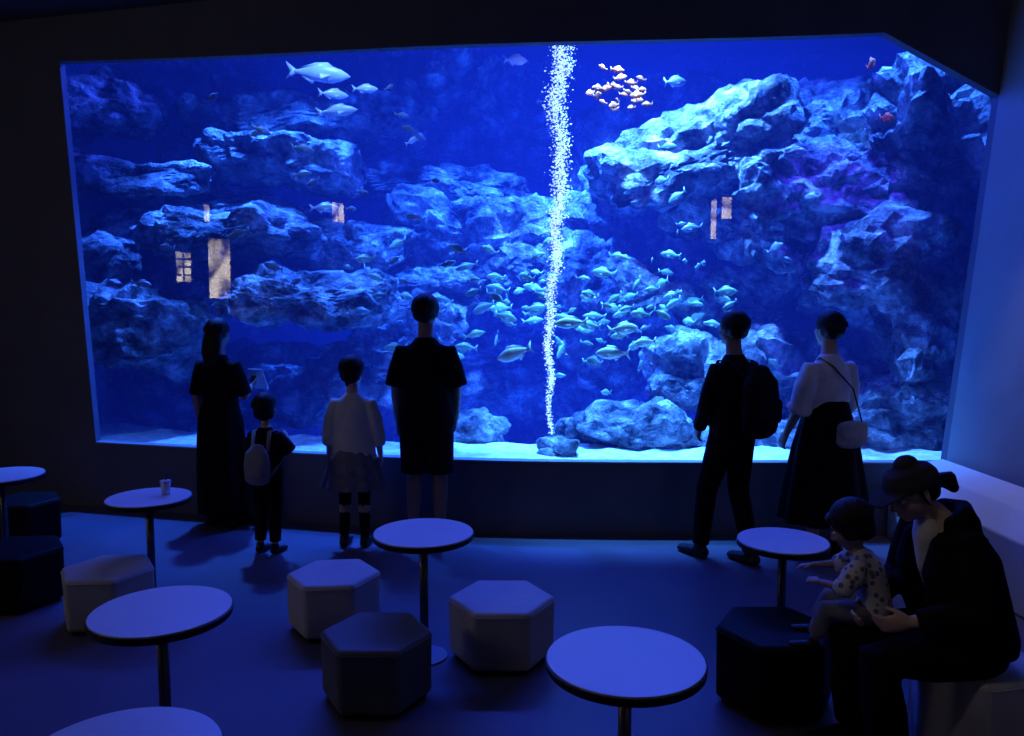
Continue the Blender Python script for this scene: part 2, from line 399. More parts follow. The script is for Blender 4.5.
def place(f,p,yaw,pitch=0,roll=0):
    R=Matrix.Rotation(yaw,3,'Z')@Matrix.Rotation(pitch,3,'Y')@Matrix.Rotation(roll,3,'X'); p=V(p)
    return [p+R@v for v in f[0]],f[1]
m_fish=mat('fish_silver',(.24,.36,.24),.4,nscale=3,namp=.8,spec=.5)
m_fishy=mat('fish_yellow',(.80,.95,.55),.4,nscale=8,namp=.3,spec=.6)
m_fisho=mat('fish_orange',(.95,.20,.06),.5,nscale=8,namp=.3)
m_fishd=mat('fish_grey',(.16,.20,.22),.35,nscale=8,namp=.3,spec=.6)
m_fishs=mat('fish_pale',(.85,.88,.88),.3,nscale=4,namp=.4,spec=.8)
parts=[];pos=[]
tries=0
while len(pos)<125 and tries<9000:
    tries+=1
    if random.random()<.6: x=random.gauss(.35,.75); z=1.70+random.gauss(0,.24)-.14*(x-.2)
    else: x=random.uniform(-1.2,1.9); z=random.uniform(1.15,2.15)
    y=random.uniform(6.5,7.8)
    p=V((x*y/7,y,1.75+(z-1.75)*y/7))
    if abs(p.x-.33)<.14 and abs(p.y-6.42)<.3: continue
    if any((p-q).length<.12 for q in pos): continue
    if p.z<.9: continue
    pos.append(p)
    yaw=random.choice([0,0,math.pi,math.pi,math.pi])+random.gauss(0,.7)
    parts.append(place(fish(random.uniform(.10,.24),random.uniform(.26,.40)),p,yaw,random.gauss(0,.35)))
vs,fs=comb(parts); mkobj('fish_school',vs,fs,m_fish,smooth=True)
parts=[]
for k in range(26):
    p=(random.uniform(.66,1.15),random.uniform(6.6,7.2),3.44+random.gauss(0,.085)); parts.append(place(fish(random.uniform(.07,.14),.4),p,random.choice([0,math.pi])+random.gauss(0,.5),random.gauss(0,.25)))
vs,fs=comb(parts); mkobj('orange_fish_school',vs,fs,m_fisho,smooth=True)
parts=[]
for k in range(26):
    y=random.uniform(6.7,7.2); p=(random.uniform(1.0,3.0)*y/7,y,1.75+random.uniform(-.35,1.6)*y/7*.9); parts.append(place(fish(random.uniform(.10,.2),.38),p,random.uniform(0,6.28),random.gauss(0,.25)))
for k in range(24):
    y=random.uniform(6.7,7.1); p=(random.uniform(-3.2,-.6),y,1.75+random.uniform(-.2,1.75)); parts.append(place(fish(random.uniform(.10,.2),.34),p,random.choice([0,math.pi])+random.gauss(0,.4),random.gauss(0,.25)))
vs,fs=comb(parts); mkobj('reef_fish_shoal',vs,fs,m_fishd,smooth=True)
for (x,y,z,L,h,yaw,pi,mm) in [
  (-1.62,6.9,3.60,.52,.28,.2,.05,m_fishs),(-1.45,6.8,3.27,.34,.26,.1,-.1,m_fishs),(-1.62,7.0,2.50,.26,.3,0,0,m_fishs),(-.85,7.0,3.07,.15,.3,.4,-.5,m_fishs),
  (.02,6.2,1.30,.30,.36,2.9,.35,m_fishy),(.86,6.2,1.49,.24,.38,.1,-.1,m_fishy),(.78,6.2,1.30,.27,.36,3.0,0,m_fishy),(.45,6.1,1.54,.26,.34,3.2,.05,m_fishy),
  (1.05,6.3,1.38,.2,.36,3.5,.1,m_fishy),(.03,6.8,3.68,.2,.4,.2,0,m_fishs),(1.33,6.7,3.48,.2,.42,.3,-.1,m_fishs),(-1.25,7,3.50,.22,.3,.1,0,m_fishs),
  (-1.5,6.9,3.43,.26,.3,.5,0,m_fishs),(2.92,6.7,3.62,.17,.45,.7,-.6,m_fisho),(3.02,6.6,3.17,.14,.5,.2,0,m_fisho)]:  # last two orange fish stand in for pinkish reflected sign glows
    v,f=fish(L,h); o=mkobj('fish',v,f,mm,smooth=True); o.location=(x,y,z); o.rotation_euler=(0,pi,yaw)

# ------------------------------------------------------------ furniture
m_top=mat('table_laminate',(.66,.66,.64),.38,nscale=5,namp=.03,spec=.5)
m_edge=mat('table_edge',(.012,.012,.014),.5,nscale=8,namp=.1)
m_metal=mat('metal_pole',(.12,.12,.14),.4,metal=.8,nscale=5,namp=.05)
m_base=mat('table_base',(.30,.31,.34),.5,nscale=5,namp=.05)
def cyl(c,r0,r1,h,n=64):
    vs=[];c=V(c)
    for z,r in((0,r0),(h,r1)):
        for j in range(n): a=2*math.pi*j/n; vs.append(c+V((r*math.cos(a),r*math.sin(a),z)))
    return vs,[tuple(range(n-1,-1,-1)),tuple(range(n,2*n))]+[(j,(j+1)%n,n+(j+1)%n,n+j) for j in range(n)]
def table(x,y,z,D,br=.16):
    e=empty('round_table',(x,y,0)); r=D/2
    v,f=cyl((0,0,z-.008),r-.006,r-.006,.008); bevel(mkobj('top_laminate',v,f,m_top,e,False),.002,2)
    v,f=cyl((0,0,z-.032),r-.004,r,.026); bevel(mkobj('top_edge',v,f,m_edge,e),.004,2)
    v,f=cyl((0,0,.012),.021,.021,z-.04,24); mkobj('pole',v,f,m_metal,e,True)
    v,f=comb([cyl((0,0,0),br,br,.008),cyl((0,0,.008),br,.03,.014)]); mkobj('base',v,f,m_base,e)
    v,f=cyl((0,0,z-.05),.03,.09,.018,32); mkobj('mount_plate',v,f,m_metal,e)
    return e
table(.355,2.41,.62,.505); table(-.425,3.75,.62,.487,.11); table(-1.267,2.80,.62,.495)
table(-2.045,4.42,.62,.46); table(1.29,3.72,.59,.43,.12); table(-3.23,4.98,.62,.49); table(-.97,1.87,.62,.50)
m_st_l=mat('stool_vinyl_light',(.46,.45,.42),.55,nscale=6,namp=.08,bump=.08,bscale=150)
m_st_m=mat('stool_vinyl_grey',(.13,.13,.13),.55,nscale=6,namp=.1,bump=.08,bscale=150)
m_st_d=mat('stool_vinyl_dark',(.008,.008,.009),.6,nscale=6,namp=.1,bump=.08,bscale=150,spec=.1)
def stool(x,y,w,h,m,rot=0):
    e=empty('hexagonal_stool',(x,y,0),rot)
    r=w/2
    def hexa(z0,z1,ra,rb):
        vs=[(q*math.cos(math.pi/3*k),q*math.sin(math.pi/3*k),z) for z,q in((z0,ra),(z1,rb)) for k in range(6)]
        return vs,[(5,4,3,2,1,0),tuple(range(6,12))]+[(k,(k+1)%6,(k+1)%6+6,k+6) for k in range(6)]
    v,f=hexa(.02,h,r*.97,r*.985); bevel(mkobj('body',v,f,m,e),.022,4)
    v,f=hexa(0,.024,r*.86,r*.86); mkobj('plinth',v,f,m_edge,e)
    pts=[V((r*.985*math.cos(math.pi/3*k),r*.985*math.sin(math.pi/3*k),h-.022)) for k in range(7)]
    v,f=comb([tube([pts[k].lerp(pts[k+1],.04),pts[k].lerp(pts[k+1],.96)],[.003,.003],side=(0,0,1),n=8) for k in range(6)]); mkobj('piping',v,f,m,e,True)
    return e
stool(-.05,3.76,.53,.30,m_st_l); stool(-.94,4.10,.50,.30,m_st_l,.1); stool(-.59,3.36,.50,.30,m_st_m,.0)
stool(-2.17,4.18,.50,.30,m_st_l,.05); stool(-2.84,4.45,.55,.32,m_st_d,.1); stool(-3.45,5.55,.5,.32,m_st_d,.1)
stool(1.13,3.32,.52,.34,m_st_d,.0); stool(1.80,3.0,.50,.345,m_st_l,.2)
m_cup=mat('cup_plastic',(.6,.65,.75),.25,nscale=5,namp=.03,spec=.6)
e=empty('drink_cup',(-1.97,4.47,.62))
v,f=cyl((0,0,0),.022,.029,.075,32); mkobj('cup_body',v,f,m_cup,e,True)
v,f=cyl((0,0,.075),.032,.029,.007,32); mkobj('lid',v,f,m_cup,e)
v,f=tube([(0,0,.07),(.01,0,.12)],[.003,.003],n=8); mkobj('straw',v,f,m_edge,e)

# ------------------------------------------------------------ people
def hand(w,d,n,s,ts,curl=.5):
    w=V(w); d=V(d).normalized(); n=V(n); n=(n-d*n.dot(d)).normalized(); a=d.cross(n).normalized()
    P=[tube([w-d*.01*s,w+d*.045*s,w+d*.085*s],[(.022*s,.016*s),(.036*s,.015*s),(.037*s,.012*s)],side=a,n=16)]
    for i,(off,L) in enumerate(zip((1.5,.5,-.5,-1.5),(.070,.080,.074,.056))):
        b=w+d*.080*s+a*(ts*off*.0195*s); pts=[b-d*.01*s]; 
        q=b
        for k,(fr_,an) in enumerate(((.42,.5),(.32,1.2),(.26,1.9))):
            th=curl*an*(1+.12*i); q=q+(d*math.cos(th)+n*math.sin(th))*(L*fr_*s); pts.append(q)
        P.append(tube(pts,[.0088*s,.0085*s,.0078*s,.0066*s],side=a,n=10))
    b=w+d*.02*s+a*(ts*.024*s); d1=(d*.72+a*ts*.62+n*.3).normalized(); d2=(d*.9+a*ts*.25+n*.35).normalized()
    P.append(tube([b,b+d1*.038*s,b+d1*.038*s+d2*.032*s],[.0125*s,.0105*s,.008*s],side=n,n=10))
    return P
class Person:
    def __init__(s,name,loc,rz,H,hh=None,slim=1.0,head_dir=(0,1,0),head_up=(0,0,1),J=None):
        s.e=empty(name,loc,rz); s.H=H; hh=hh or H*.132; s.hh=hh; h=s.h=(H-hh)/.868; s.sl=slim
        j=dict(cro=(0,0,.475*h),pel=(0,0,.52*h),wai=(0,.006*h,.61*h),che=(0,.002*h,.705*h),sho=(0,-.006*h,.775*h),nek=(0,-.002*h,.835*h),hed=(0,.012*h,H-hh/2),
            sh=(.094*h,-.004*h,.778*h),el=(.122*h,-.012*h,.63*h),wr=(.132*h,.025*h,.485*h),hip=(.048*h,0,.50*h),kn=(.052*h,.008*h,.28*h),an=(.056*h,-.012*h,.045*h))
        s.J={}
        for k,v in j.items():
            if k in('sh','el','wr','hip','kn','an'):
                s.J[k+'R']=V(v); s.J[k+'L']=V((-v[0],v[1],v[2]))
            else: s.J[k]=V(v)
        s.toe={'R':V((.02,1,0)),'L':V((-.02,1,0))}
        if J:
            for k,v in J.items(): s.J[k]=V(v)
        s.hd=V(head_dir).normalized(); u=V(head_up); s.hu=(u-s.hd*u.dot(s.hd)).normalized(); s.hs=hh/.224
        s.hn={'R':V((-1,0,0)),'L':V((1,0,0))}; s.hdir={}; s.curl=.5
    def M(s):
        r=s.hd.cross(s.hu); m=Matrix((r,s.hd,s.hu)).transposed(); return m
    def hp(s,p): return s.J['hed']+s.M()@(V(p)*s.hs)
    def he(s,c,r): return ell(s.hp(c),[q*s.hs for q in r],s.M())
    def ht(s,pts,r,**k): return tube([s.hp(p) for p in pts],[q*s.hs if not isinstance(q,tuple) else (q[0]*s.hs,q[1]*s.hs) for q in r],side=s.M()@V((1,0,0)),**k)
    def trunk(s,inf=1.0,names=('cro','pel','wai','che','sho','nek'),dome=(1,1)):
        h=s.h; R=dict(cro=(.080,.062),pel=(.094,.066),wai=(.076,.056),che=(.090,.064),sho=(.082,.048),nek=(.034,.034))
        f=s.sl*inf
        return tube([s.J[n] for n in names],[(R[n][0]*h*(f if n!='nek' else 1),R[n][1]*h*(f if n!='nek' else 1)) for n in names],dome=dome,n=28)
    def body(s,m=None,voxel=.0065):
        h=s.h;J=s.J; P=[s.trunk(.96)]
        P.append(tube([J['sho'],J['nek'],J['hed']-s.M()@V((0,.01,.05))*s.hs],[.040*h,.031*h,.030*h]))
        for d in'RL':
            sh,el,wr=J['sh'+d],J['el'+d],J['wr'+d]
            P.append(tube([J['sho']*.45+sh*.55+V((0,0,-.005*h)),sh,sh.lerp(el,.5),el,el.lerp(wr,.3),wr],[.030*h,.028*h,.025*h,.021*h,.0215*h,.0145*h]))
            dd=s.hdir.get(d,(wr-el)); P+=hand(wr,dd,s.hn[d],h/1.66,1 if d=='R' else -1,s.curl)
            hi,kn,an=J['hip'+d],J['kn'+d],J['an'+d]
            P.append(tube([hi,hi.lerp(kn,.5),kn,kn.lerp(an,.3),an],[.051*h,.043*h,.031*h,.032*h,.019*h]))
            t=s.toe[d].normalized(); P.append(tube([an+V((0,0,-.018*h))-t*.018*h,an+t*.04*h+V((0,0,-.022*h)),an+t*.10*h+V((0,0,-.031*h))],[.02*h,(.024*h,.02*h),(.024*h,.011*h)]))
        P+=[s.he((0,-.014,.026),(.074,.093,.084)),s.he((0,.018,-.028),(.062,.066,.078)),s.he((0,.044,-.086),(.030,.032,.024)),
            s.he((0,.0,-.05),(.058,.06,.045)),s.he((0,.062,.022),(.045,.022,.018)),
            s.he((.033,.055,-.028),(.022,.022,.02)),s.he((-.033,.055,-.028),(.022,.022,.02)),
            s.ht([(0,.080,.008),(0,.094,-.016),(0,.100,-.030)],[.008,.010,.013]),
            s.he((.012,.088,-.034),(.009,.01,.008)),s.he((-.012,.088,-.034),(.009,.01,.008)),
            s.he((0,.078,-.056),(.021,.014,.007)),s.he((0,.076,-.068),(.019,.013,.007)),
            s.he((.077,-.004,-.012),(.008,.018,.030)),s.he((-.077,-.004,-.012),(.008,.018,.030))]
        fuse('body',P,m or M['skin'],voxel,s.e,3)
        for sx in(1,-1):
            v,f=s.he((sx*.030,.071,.000),(.014,.011,.008)); mkobj('eye_'+('r' if sx>0 else 'l'),v,f,M['eye'],s.e,True)
            v,f=s.he((sx*.030,.079,.000),(.006,.004,.006)); mkobj('iris_'+('r' if sx>0 else 'l'),v,f,M['iris'],s.e,True)
            v,f=s.ht([(sx*.014,.083,.017),(sx*.032,.081,.022),(sx*.048,.070,.018)],[.0025,.003,.002],n=8); mkobj('eyebrow_'+('r' if sx>0 else 'l'),v,f,M['hair'],s.e,True)
        v,f=comb([s.he((0,.084,-.0575),(.019,.010,.0045)),s.he((0,.082,-.066),(.016,.010,.005))]); mkobj('lips',v,f,M['lip'],s.e,True)
    def hair(s,extra=(),full=1.0):
        P=[s.he((0,-.026,.034),(.087*full,.098*full,.090*full)),s.he((0,-.055,-.015),(.074*full,.055,.055))]
        for t in range(26):
            a=random.uniform(0,6.28); el_=random.uniform(.1,1.2); c=V((0,-.03,.03))
            d=V((math.cos(a)*math.cos(el_),math.sin(a)*math.cos(el_),math.sin(el_)))
            if d.y>.6 and d.z<.5: continue
            p=c+V((d.x*.084,d.y*.094,d.z*.088)); 
            P.append(s.ht([p,p+V((d.x*.006,d.y*.006-.010,-.018)),p+V((d.x*.004,d.y*.004-.016,-.038))],[.011,.009,.004],n=8))
        P+=list(extra); fuse('hair',P,M['hair'],.006,s.e,2)
    def shirt(s,m,inf=1.12,sleeve=.9,sr=(.040,.044),hem=None,hr=None,low=('pel','wai','che','sho','nek'),name='shirt',fold=0):
        h=s.h; R=dict(cro=(.088,.066),pel=(.094,.066),wai=(.082,.060),che=(.092,.067),sho=(.084,.052),nek=(.038,.037))
        fi=dict(nek=1,sho=1+(inf-1)*.25,che=1+(inf-1)*.7)
        pts=[s.J[n] for n in low]; rr=[(R[n][0]*h*(s.sl if n!='nek' else 1)*fi.get(n,inf),R[n][1]*h*(s.sl if n!='nek' else 1)*fi.get(n,inf)) for n in low]
        if hem: pts=[V(hem)]+pts; rr=[hr]+rr
        P=[tube(pts,rr,dome=(0,0),n=32,fold=(5,[fold]*2+[fold*.5]+[0]*(len(pts)-3)) if fold else None)]
        for d in'RL':
            sh,el,wr=s.J['sh'+d],s.J['el'+d],s.J['wr'+d]
            st=s.J['sho'].lerp(sh,.45)+V((0,0,.006*h)); r0=min(sr[0],.036)
            if sleeve<=1: q=[st,sh,sh.lerp(el,sleeve*.5),sh.lerp(el,sleeve)]; r=[r0*h,r0*h,(sr[0]*.5+sr[1]*.5)*h,sr[1]*h]
            else:
                w=el.lerp(wr,sleeve-1); q=[st,sh,sh.lerp(el,.5),el,el.lerp(w,.6),w]; r=[r0*h,r0*h,sr[0]*h*.97,sr[0]*h*.86,sr[1]*h*1.05,sr[1]*h]
            P.append(tube(q,r,dome=(1,0)))
        return fuse(name,P,m,.009,s.e,5)
    def pants(s,m,upto=1.9,rk=.042,ra=.034,rt=.058,name='trousers'):
        h=s.h; P=[s.trunk(1.06,('cro','pel','wai'),(1,0))]
        for d in'RL':
            hi,kn,an=s.J['hip'+d],s.J['kn'+d],s.J['an'+d]
            if upto<=1: q=[hi,hi.lerp(kn,.5),hi.lerp(kn,upto)]; r=[rt*h,(rt*.55+rk*.45)*h,rk*h]
            else: q=[hi,hi.lerp(kn,.5),kn,kn.lerp(an,.5),kn.lerp(an,min(1.0,upto-1))]; r=[rt*h,(rt*.5+rk*.5)*h,rk*h,(rk+ra)/2*h,ra*h]
            P.append(tube(q,r,dome=(1,0)))
        return fuse(name,P,m,.009,s.e,3)
    def skirt(s,m,zs,rs,folds,k=7,name='skirt',ys=None):
        pts=[(0,0 if not ys else ys[i],z) for i,z in enumerate(zs)]
        return fuse(name,[tube(pts,rs,dome=(0,0),n=64,fold=(k,folds))],m,.009,s.e,2)
    def shoes(s,m):
        h=s.h
        for d in'RL':
            an=s.J['an'+d]; t=s.toe[d].normalized()
            fuse('shoe_'+d.lower(),[tube([an+V((0,0,.012*h)),an+V((0,0,-.01*h))],[.025*h,.026*h]),
              tube([an+V((0,0,-.021*h))-t*.018*h,an+t*.04*h+V((0,0,-.023*h)),an+t*.105*h+V((0,0,-.030*h))],[(.024*h,.0225*h),(.028*h,.0215*h),(.025*h,.0145*h)])],m,.006,s.e,2)

# --- woman with leaflet, far left
p=Person('woman_with_leaflet',(-2.20,5.98,0),-.30,1.57,slim=.97,head_dir=(.1,1,-.05)); h=p.h
p.J['elR']=V((.125*h,.02*h,.635*h)); p.J['wrR']=V((.075*h,.135*h,.665*h)); p.hn['R']=V((-.5,0,.85)); p.hdir['R']=V((-.25,.9,.3)); p.J['anR'].x+=.01
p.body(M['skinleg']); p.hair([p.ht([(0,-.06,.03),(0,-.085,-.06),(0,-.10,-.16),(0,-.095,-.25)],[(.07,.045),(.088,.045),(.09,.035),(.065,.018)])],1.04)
p.shirt(M['black'],1.14,.95,(.036,.038),name='dress_top')
p.skirt(M['black'],[.60*h,.52*h,.40*h,.22*h,.07*h],[(.092*h,.070*h),(.116*h,.086*h),(.126*h,.096*h),(.132*h,.10*h),(.130*h,.105*h)],[0,.02,.04,.05,.06],6,'wide_skirt')
p.shoes(M['shoe'])
w=p.J['wrR']; v,f=box((w.x-.01,w.y+.12,w.z+.05),(.13,.006,.18),Matrix.Rotation(.45,3,'X')); mkobj('leaflet',v,f,M['paper'],p.e)
def backpack(p,m,c,w,d,ht_,straps=True):
    c=V(c)
    P=[tube([c+V((0,0,-ht_*.42)),c,c+V((0,-.0,ht_*.30)),c+V((0,.01,ht_*.45))],[(w*.5,d*.5),(w*.52,d*.52),(w*.45,d*.45),(w*.28,d*.28)],n=28),
       tube([c+V((0,-d*.45,-ht_*.30)),c+V((0,-d*.48,-ht_*.02))],[(w*.38,d*.22),(w*.38,d*.2)],n=24)]
    fuse('backpack_bag',P,m,.009,p.e,3)
    S=[]
    for sx in(1,-1):
        sh=p.J['sho']+V((sx*.058*p.h,0,.0)); S.append(tube([c+V((sx*w*.3,d*.4,ht_*.35)),sh+V((0,-.035*p.h,.035*p.h)),sh+V((0,.03*p.h,.035*p.h)),sh+V((sx*.01,.085*p.h,-.05*p.h)),sh+V((sx*.03,.06*p.h,-.15*p.h)),c+V((sx*w*.42,d*.3,-ht_*.35))],[(.016,.006)]*6,n=10))
    v,f=comb(S); mkobj('backpack_straps',v,f,m,p.e,True)
p=Person('small_child_with_backpack',(-1.66,5.33,0),-.30,1.09,hh=.185,slim=1.05); h=p.h
p.J['elR']=V((.15*h,.04*h,.67*h)); p.J['wrR']=V((.06*h,.15*h,.74*h)); p.J['elL']=V((-.14*h,.03*h,.66*h)); p.J['wrL']=V((-.06*h,.14*h,.70*h))
p.hn={'R':V((-1,0,-.2)),'L':V((1,0,-.2))}
p.body(); p.hair([p.he((0,-.045,-.035),(.084,.065,.07)),p.he((.06,-.02,-.04),(.03,.05,.05)),p.he((-.06,-.02,-.04),(.03,.05,.05))],1.08)
p.shirt(M['navy'],1.15,1.0,(.045,.05)); p.pants(M['black'],1.85,.044,.036,.06); p.shoes(M['shoe'])
backpack(p,M['bagd'],(0.02,-.13*h,.615*h),.19,.09,.24)
p=Person('girl_in_white_cardigan',(-1.10,5.48,0),-.05,1.325,hh=.20,slim=1.0,head_dir=(.15,1,0)); h=p.h
p.J['elR']=V((.128*h,0,.63*h)); p.J['elL']=V((-.128*h,0,.63*h)); p.J['wrR']=V((.138*h,.03*h,.50*h)); p.J['wrL']=V((-.142*h,.03*h,.50*h))
p.body(); p.hair([p.he((0,-.075,.07),(.045,.045,.038)),p.ht([(0,-.09,.06),(.0,-.12,.0),(0,-.11,-.09)],[.026,.030,.014]),p.he((0,-.05,-.04),(.080,.05,.05))],1.14)
p.shirt(M['cream'],1.25,1.6,(.046,.038),hem=(0,0,.475*h),hr=(.125*h,.094*h),fold=.03,name='cardigan')
p.skirt(M['grey'],[.55*h,.48*h,.40*h,.325*h],[(.095*h,.075*h),(.125*h,.10*h),(.150*h,.12*h),(.172*h,.14*h)],[0,.03,.05,.07],11)
p.pants(M['black'],1.95,.034,.025,.052,name='leggings'); p.shoes(M['shoe'])
p=Person('man_in_shorts',(-.605,5.60,0),-.05,1.745,slim=1.0,head_dir=(0,1,.02)); h=p.h
p.J['elR']=V((.122*h,.01*h,.63*h)); p.J['wrR']=V((.11*h,.08*h,.50*h)); p.J['elL']=V((-.122*h,.0,.63*h)); p.J['wrL']=V((-.125*h,.045*h,.49*h))
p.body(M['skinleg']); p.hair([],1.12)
p.shirt(M['black'],1.22,.95,(.040,.048),hem=(0,0,.47*h),hr=(.116*h,.088*h),fold=.02,name='tshirt')
p.pants(M['navy'],.98,.056,.05,.064,name='shorts'); p.shoes(M['shoe'])
p=Person('man_with_backpack',(1.44,5.18,0),.55,1.64,slim=.97,head_dir=(-.05,1,.04)); h=p.h
p.J['knL']=V((-.06*h,.07*h,.285*h)); p.J['anL']=V((-.075*h,.085*h,.045*h)); p.J['knR']=V((.045*h,.0,.28*h)); p.J['anR']=V((.03*h,-.09*h,.045*h))
p.J['elR']=V((.13*h,.0,.63*h)); p.J['wrR']=V((.10*h,.10*h,.54*h)); p.J['elL']=V((-.115*h,.03*h,.63*h)); p.J['wrL']=V((-.07*h,.11*h,.53*h))
p.body(M['skinleg']); p.hair([],1.08); p.shirt(M['navy'],1.14,1.95,(.038,.028),hem=(0,0,.49*h),hr=(.104*h,.078*h),fold=.02,name='jacket')
p.pants(M['black'],1.95,.042,.034,.060); p.shoes(M['shoe']); backpack(p,M['navy'],(0.01,-.135*h,.665*h),.29,.16,.40)
p=Person('woman_in_white_blouse',(2.09,5.26,0),.35,1.635,slim=.97,head_dir=(-.15,1,.0)); h=p.h
p.J['elL']=V((-.135*h,.0,.63*h)); p.J['wrL']=V((-.14*h,.07*h,.51*h)); p.J['elR']=V((.13*h,.02*h,.63*h)); p.J['wrR']=V((.10*h,.13*h,.60*h)); p.hn['R']=V((-1,0,.1))
p.body(); p.hair([p.he((0,-.085,.0),(.055,.045,.045))],1.06)
p.shirt(M['white'],1.18,1.15,(.046,.050),fold=.02,name='blouse')
p.skirt(M['black'],[.66*h,.56*h,.45*h,.30*h,.155*h],[(.082*h,.064*h),(.110*h,.09*h),(.135*h,.115*h),(.160*h,.135*h),(.180*h,.150*h)],[0,.02,.04,.06,.07],8)
p.shoes(M['shoe'])
Pb=[tube([(.015*h,-.125*h,.495*h),(.015*h,-.120*h,.56*h)],[(.075*h,.026*h),(.07*h,.02*h)],n=28),tube([(.015*h,-.142*h,.515*h),(.015*h,-.137*h,.565*h)],[(.062*h,.014*h),(.066*h,.012*h)],n=24)]
fuse('shoulder_bag',Pb,M['bag'],.008,p.e,3)
v,f=tube([(.08*h,-.11*h,.56*h),(.05*h,-.085*h,.70*h),(-.03*h,-.06*h,.79*h),(-.055*h,-.01*h,.822*h),(-.05*h,.07*h,.75*h)],[(.006,.004)]*5,n=8); mkobj('bag_strap',v,f,M['shoe'],p.e,True)
# --- seated woman in cap
J=dict(cro=(0,.03,.425),pel=(0,0,.45),wai=(0,.015,.58),che=(0,.07,.74),sho=(0,.135,.865),nek=(0,.18,.93),hed=(0,.275,1.025),
 shR=(.155,.14,.865),shL=(-.155,.14,.865),elR=(.21,.16,.64),elL=(-.215,.15,.63),wrR=(.10,.37,.56),wrL=(-.13,.34,.58),
 hipR=(.085,.03,.435),hipL=(-.085,.03,.435),knR=(.10,.45,.43),knL=(-.11,.45,.43),anR=(.10,.40,.078),anL=(-.12,.40,.078))
p=Person('seated_woman_in_cap',(1.755,2.96,0),1.72,1.60,slim=1.0,head_dir=(-.05,.90,-.42),head_up=(0,.42,.90),J=J); h=p.h
p.hn={'R':V((-1,.2,0)),'L':V((1,.2,0))}; p.curl=.7
p.body()
P=[p.he((0,-.050,.02),(.080,.076,.080)),p.he((0,-.06,-.02),(.070,.045,.05)),p.ht([(0,-.10,-.015),(0,-.135,-.02),(0,-.165,-.035),(0,-.175,-.075)],[.022,.030,.038,.022])]
for sx in(1,-1): P.append(p.ht([(sx*.074,.01,.03),(sx*.080,.005,-.02),(sx*.078,-.01,-.05)],[.010,.008,.004],n=8))
fuse('hair',P,M['hair'],.006,p.e,2)
cap=[p.ht([(0,-.014,.022),(0,-.014,.055),(0,-.016,.088),(0,-.018,.106)],[(.094,.112),(.093,.110),(.076,.092),(.042,.052)],n=32,dome=(0,1)),
     p.he((0,-.018,.124),(.010,.010,.006)),
     tube([p.hp((0,.07,.034)),p.hp((0,.12,.032)),p.hp((0,.165,.018))],[(.078*p.hs,.007),(.074*p.hs,.006),(.046*p.hs,.005)],side=p.M()@V((1,0,0)),n=24)]
m_cap=mat('cap_fabric',(.03,.03,.04),.9,nscale=20,namp=.2,spec=.1)
fuse('baseball_cap',cap,m_cap,.006,p.e,2)
P=[tube([(0,.0,.42),(0,.0,.47),(0,.015,.60),(0,.07,.75),(0,.12,.85),(0,.145,.915)],[(.18,.15),(.185,.15),(.165,.125),(.18,.125),(.16,.10),(.085,.07)],dome=(0,0),n=32),
   tube([(.08,.17,.92),(.065,.09,.945),(0,.055,.945),(-.065,.09,.945),(-.08,.17,.92)],[.024,.032,.038,.032,.024],side=(0,0,1)),
   tube([(0,.06,.92),(0,.025,.84),(0,.025,.80)],[(.09,.035),(.07,.03),(.03,.02)])]
for d in'RL':
    sx=1 if d=='R' else -1
    sh,el,wr=p.J['sh'+d],p.J['el'+d],p.J['wr'+d]; P.append(tube([p.J['sho'].lerp(sh,.5),sh,sh.lerp(el,.5),el,el.lerp(wr,.5),el.lerp(wr,.92)],[.055,.060,.062,.058,.052,.040],dome=(1,0)))
    P.append(tube([(sx*.085,.10,.46),(sx*.085,.14,.60),(sx*.078,.19,.74),(sx*.078,.205,.84)],[(.09,.06),(.088,.08),(.078,.068),(.038,.033)]))
fuse('hooded_jacket',P,M['black'],.009,p.e,4)
v=[tube([(0,.10,.62),(0,.15,.76),(0,.195,.865),(0,.20,.92)],[(.05,.08),(.055,.085),(.06,.058),(.048,.046)],dome=(0,1))]
fuse('white_tshirt',v,M['cream'],.008,p.e,3)
p.pants(M['black'],1.95,.052,.045,.066); p.shoes(M['shoe'])
# --- toddler on her lap
J=dict(cro=(0,.0,.525),pel=(0,0,.555),wai=(0,.01,.62),che=(0,.03,.69),sho=(0,.055,.745),nek=(0,.075,.77),hed=(0,.10,.86),
 shR=(.085,.055,.74),shL=(-.085,.055,.74),elR=(.115,.13,.67),elL=(-.125,.10,.65),wrR=(.09,.24,.655),wrL=(-.06,.20,.64),
 hipR=(.045,.01,.54),hipL=(-.045,.01,.54),knR=(.07,.17,.54),knL=(-.07,.17,.535),anR=(.07,.22,.41),anL=(-.07,.21,.40))
p=Person('toddler_on_lap',(1.40,2.99,0),1.10,.88,hh=.185,head_dir=(.1,.85,-.5),head_up=(0,.5,.85),J=J); h=p.h
p.hn={'R':V((0,0,-1)),'L':V((.6,0,-.8))}
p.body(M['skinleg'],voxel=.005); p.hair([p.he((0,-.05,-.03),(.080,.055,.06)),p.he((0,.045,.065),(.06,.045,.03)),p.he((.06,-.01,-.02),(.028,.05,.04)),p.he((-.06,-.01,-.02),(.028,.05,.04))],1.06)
p.shirt(M['print'],1.25,1.3,(.058,.045),low=('cro','pel','wai','che','sho','nek'),name='printed_shirt'); p.pants(M['grey'],1.8,.05,.042,.062); p.shoes(M['shoe'])

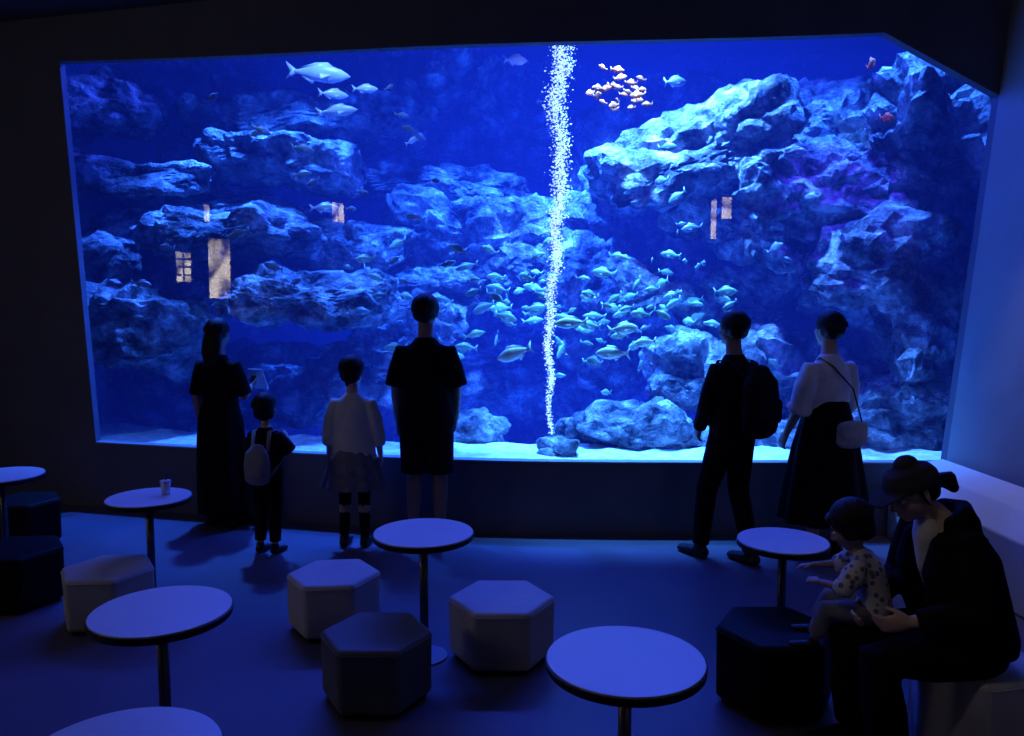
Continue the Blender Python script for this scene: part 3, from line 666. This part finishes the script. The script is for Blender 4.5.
# ------------------------------------------------------------ lights
def spot(name,loc,tgt,P,col,size,blend=.6,rad=.1):
    l=bpy.data.lights.new(name,'SPOT'); l.energy=P; l.color=col; l.spot_size=math.radians(size); l.spot_blend=blend; l.shadow_soft_size=rad
    o=link(bpy.data.objects.new(name,l)); o.location=loc; o.rotation_euler=(V(tgt)-V(loc)).to_track_quat('-Z','Y').to_euler(); return o
def area(name,loc,tgt,P,col,sx,sy):
    l=bpy.data.lights.new(name,'AREA'); l.shape='RECTANGLE'; l.size=sx; l.size_y=sy; l.energy=P; l.color=col
    o=link(bpy.data.objects.new(name,l)); o.location=loc; o.rotation_euler=(V(tgt)-V(loc)).to_track_quat('-Z','Y').to_euler(); return o
BL=(.045,.20,1.0)
spot('tank_spot_key',(1.1,7.3,4.75),(1.5,8.0,2.8),4600,(.12,.36,1),95)
spot('tank_spot_bubbles',(.40,6.42,4.75),(.33,6.42,.5),2600,(.25,.6,1),15,.5,.04)
spot('tank_spot_centre',(.0,7.9,4.75),(0,8.4,1.4),3600,BL,85)
spot('tank_spot_reef',(.9,6.5,4.75),(.8,6.9,.6),4200,(.09,.38,1),46)
spot('tank_spot_left',(-2.4,7.7,4.75),(-2.2,8.0,2.0),2500,BL,90)
spot('tank_spot_right',(3.1,6.9,4.75),(3.0,7.6,2.4),1200,BL,90)
spot('tank_spot_violet',(2.6,6.2,4.2),(2.9,7.3,2.0),320,(.09,.05,1),40)
spot('orange_fish_fill',(.85,6.2,4.6),(.9,6.85,3.4),60,(1,.30,.10),26)  # added warm light so the small school stays orange in blue water
spot('pale_fish_fill',(-1.2,6.3,4.6),(-1.5,6.9,3.4),200,(.15,.4,1),60)  # added to brighten the pale fish at upper left
area('tank_spill_fill',(-.2,8.2,4.7),(-.2,2.0,.3),400,(.045,.10,1),7,.25)  # added area light standing in for tank glow spilling into the room
for (x,y) in((-2.6,3.7),(.0,3.7),(2.0,3.9)):
    spot('ceiling_fill_downlight',(x,y,3.9),(x,y+.8,0),11,(.05,.07,1),100,.9,.12)  # added blue fill for floor and wall below the window; lamps unseen
for (x,y) in((-1.8,3.0),(1.7,3.2)):
    spot('ceiling_fill_downlight',(x,y,3.9),(x,y+.5,0),7.0,(.9,.88,.88),110,.8,.12)  # added neutral fill for pale clothes and stools; lamps unseen
spot('seated_face_fill',(-.6,1.2,3.9),(1.5,2.95,.9),24,(.95,.85,.85),20,.8,.08)  # added fill for the seated woman's face and toddler, no known lamp
spot('wall_washer',(2.85,4.75,3.85),(3.1,4.75,.5),50,(.95,.93,.9),38,.8,.06)

w=bpy.data.worlds.new('night'); sc.world=w; w.use_nodes=True
w.node_tree.nodes['Background'].inputs[0].default_value=(.001,.002,.008,1)
# ------------------------------------------------------------ camera
cam=bpy.data.cameras.new('camera'); co=link(bpy.data.objects.new('camera',cam)); co.location=(0,0,1.75)
co.rotation_euler=(math.radians(90-5.2),0,0); cam.sensor_width=36; cam.lens=28.125; sc.camera=co
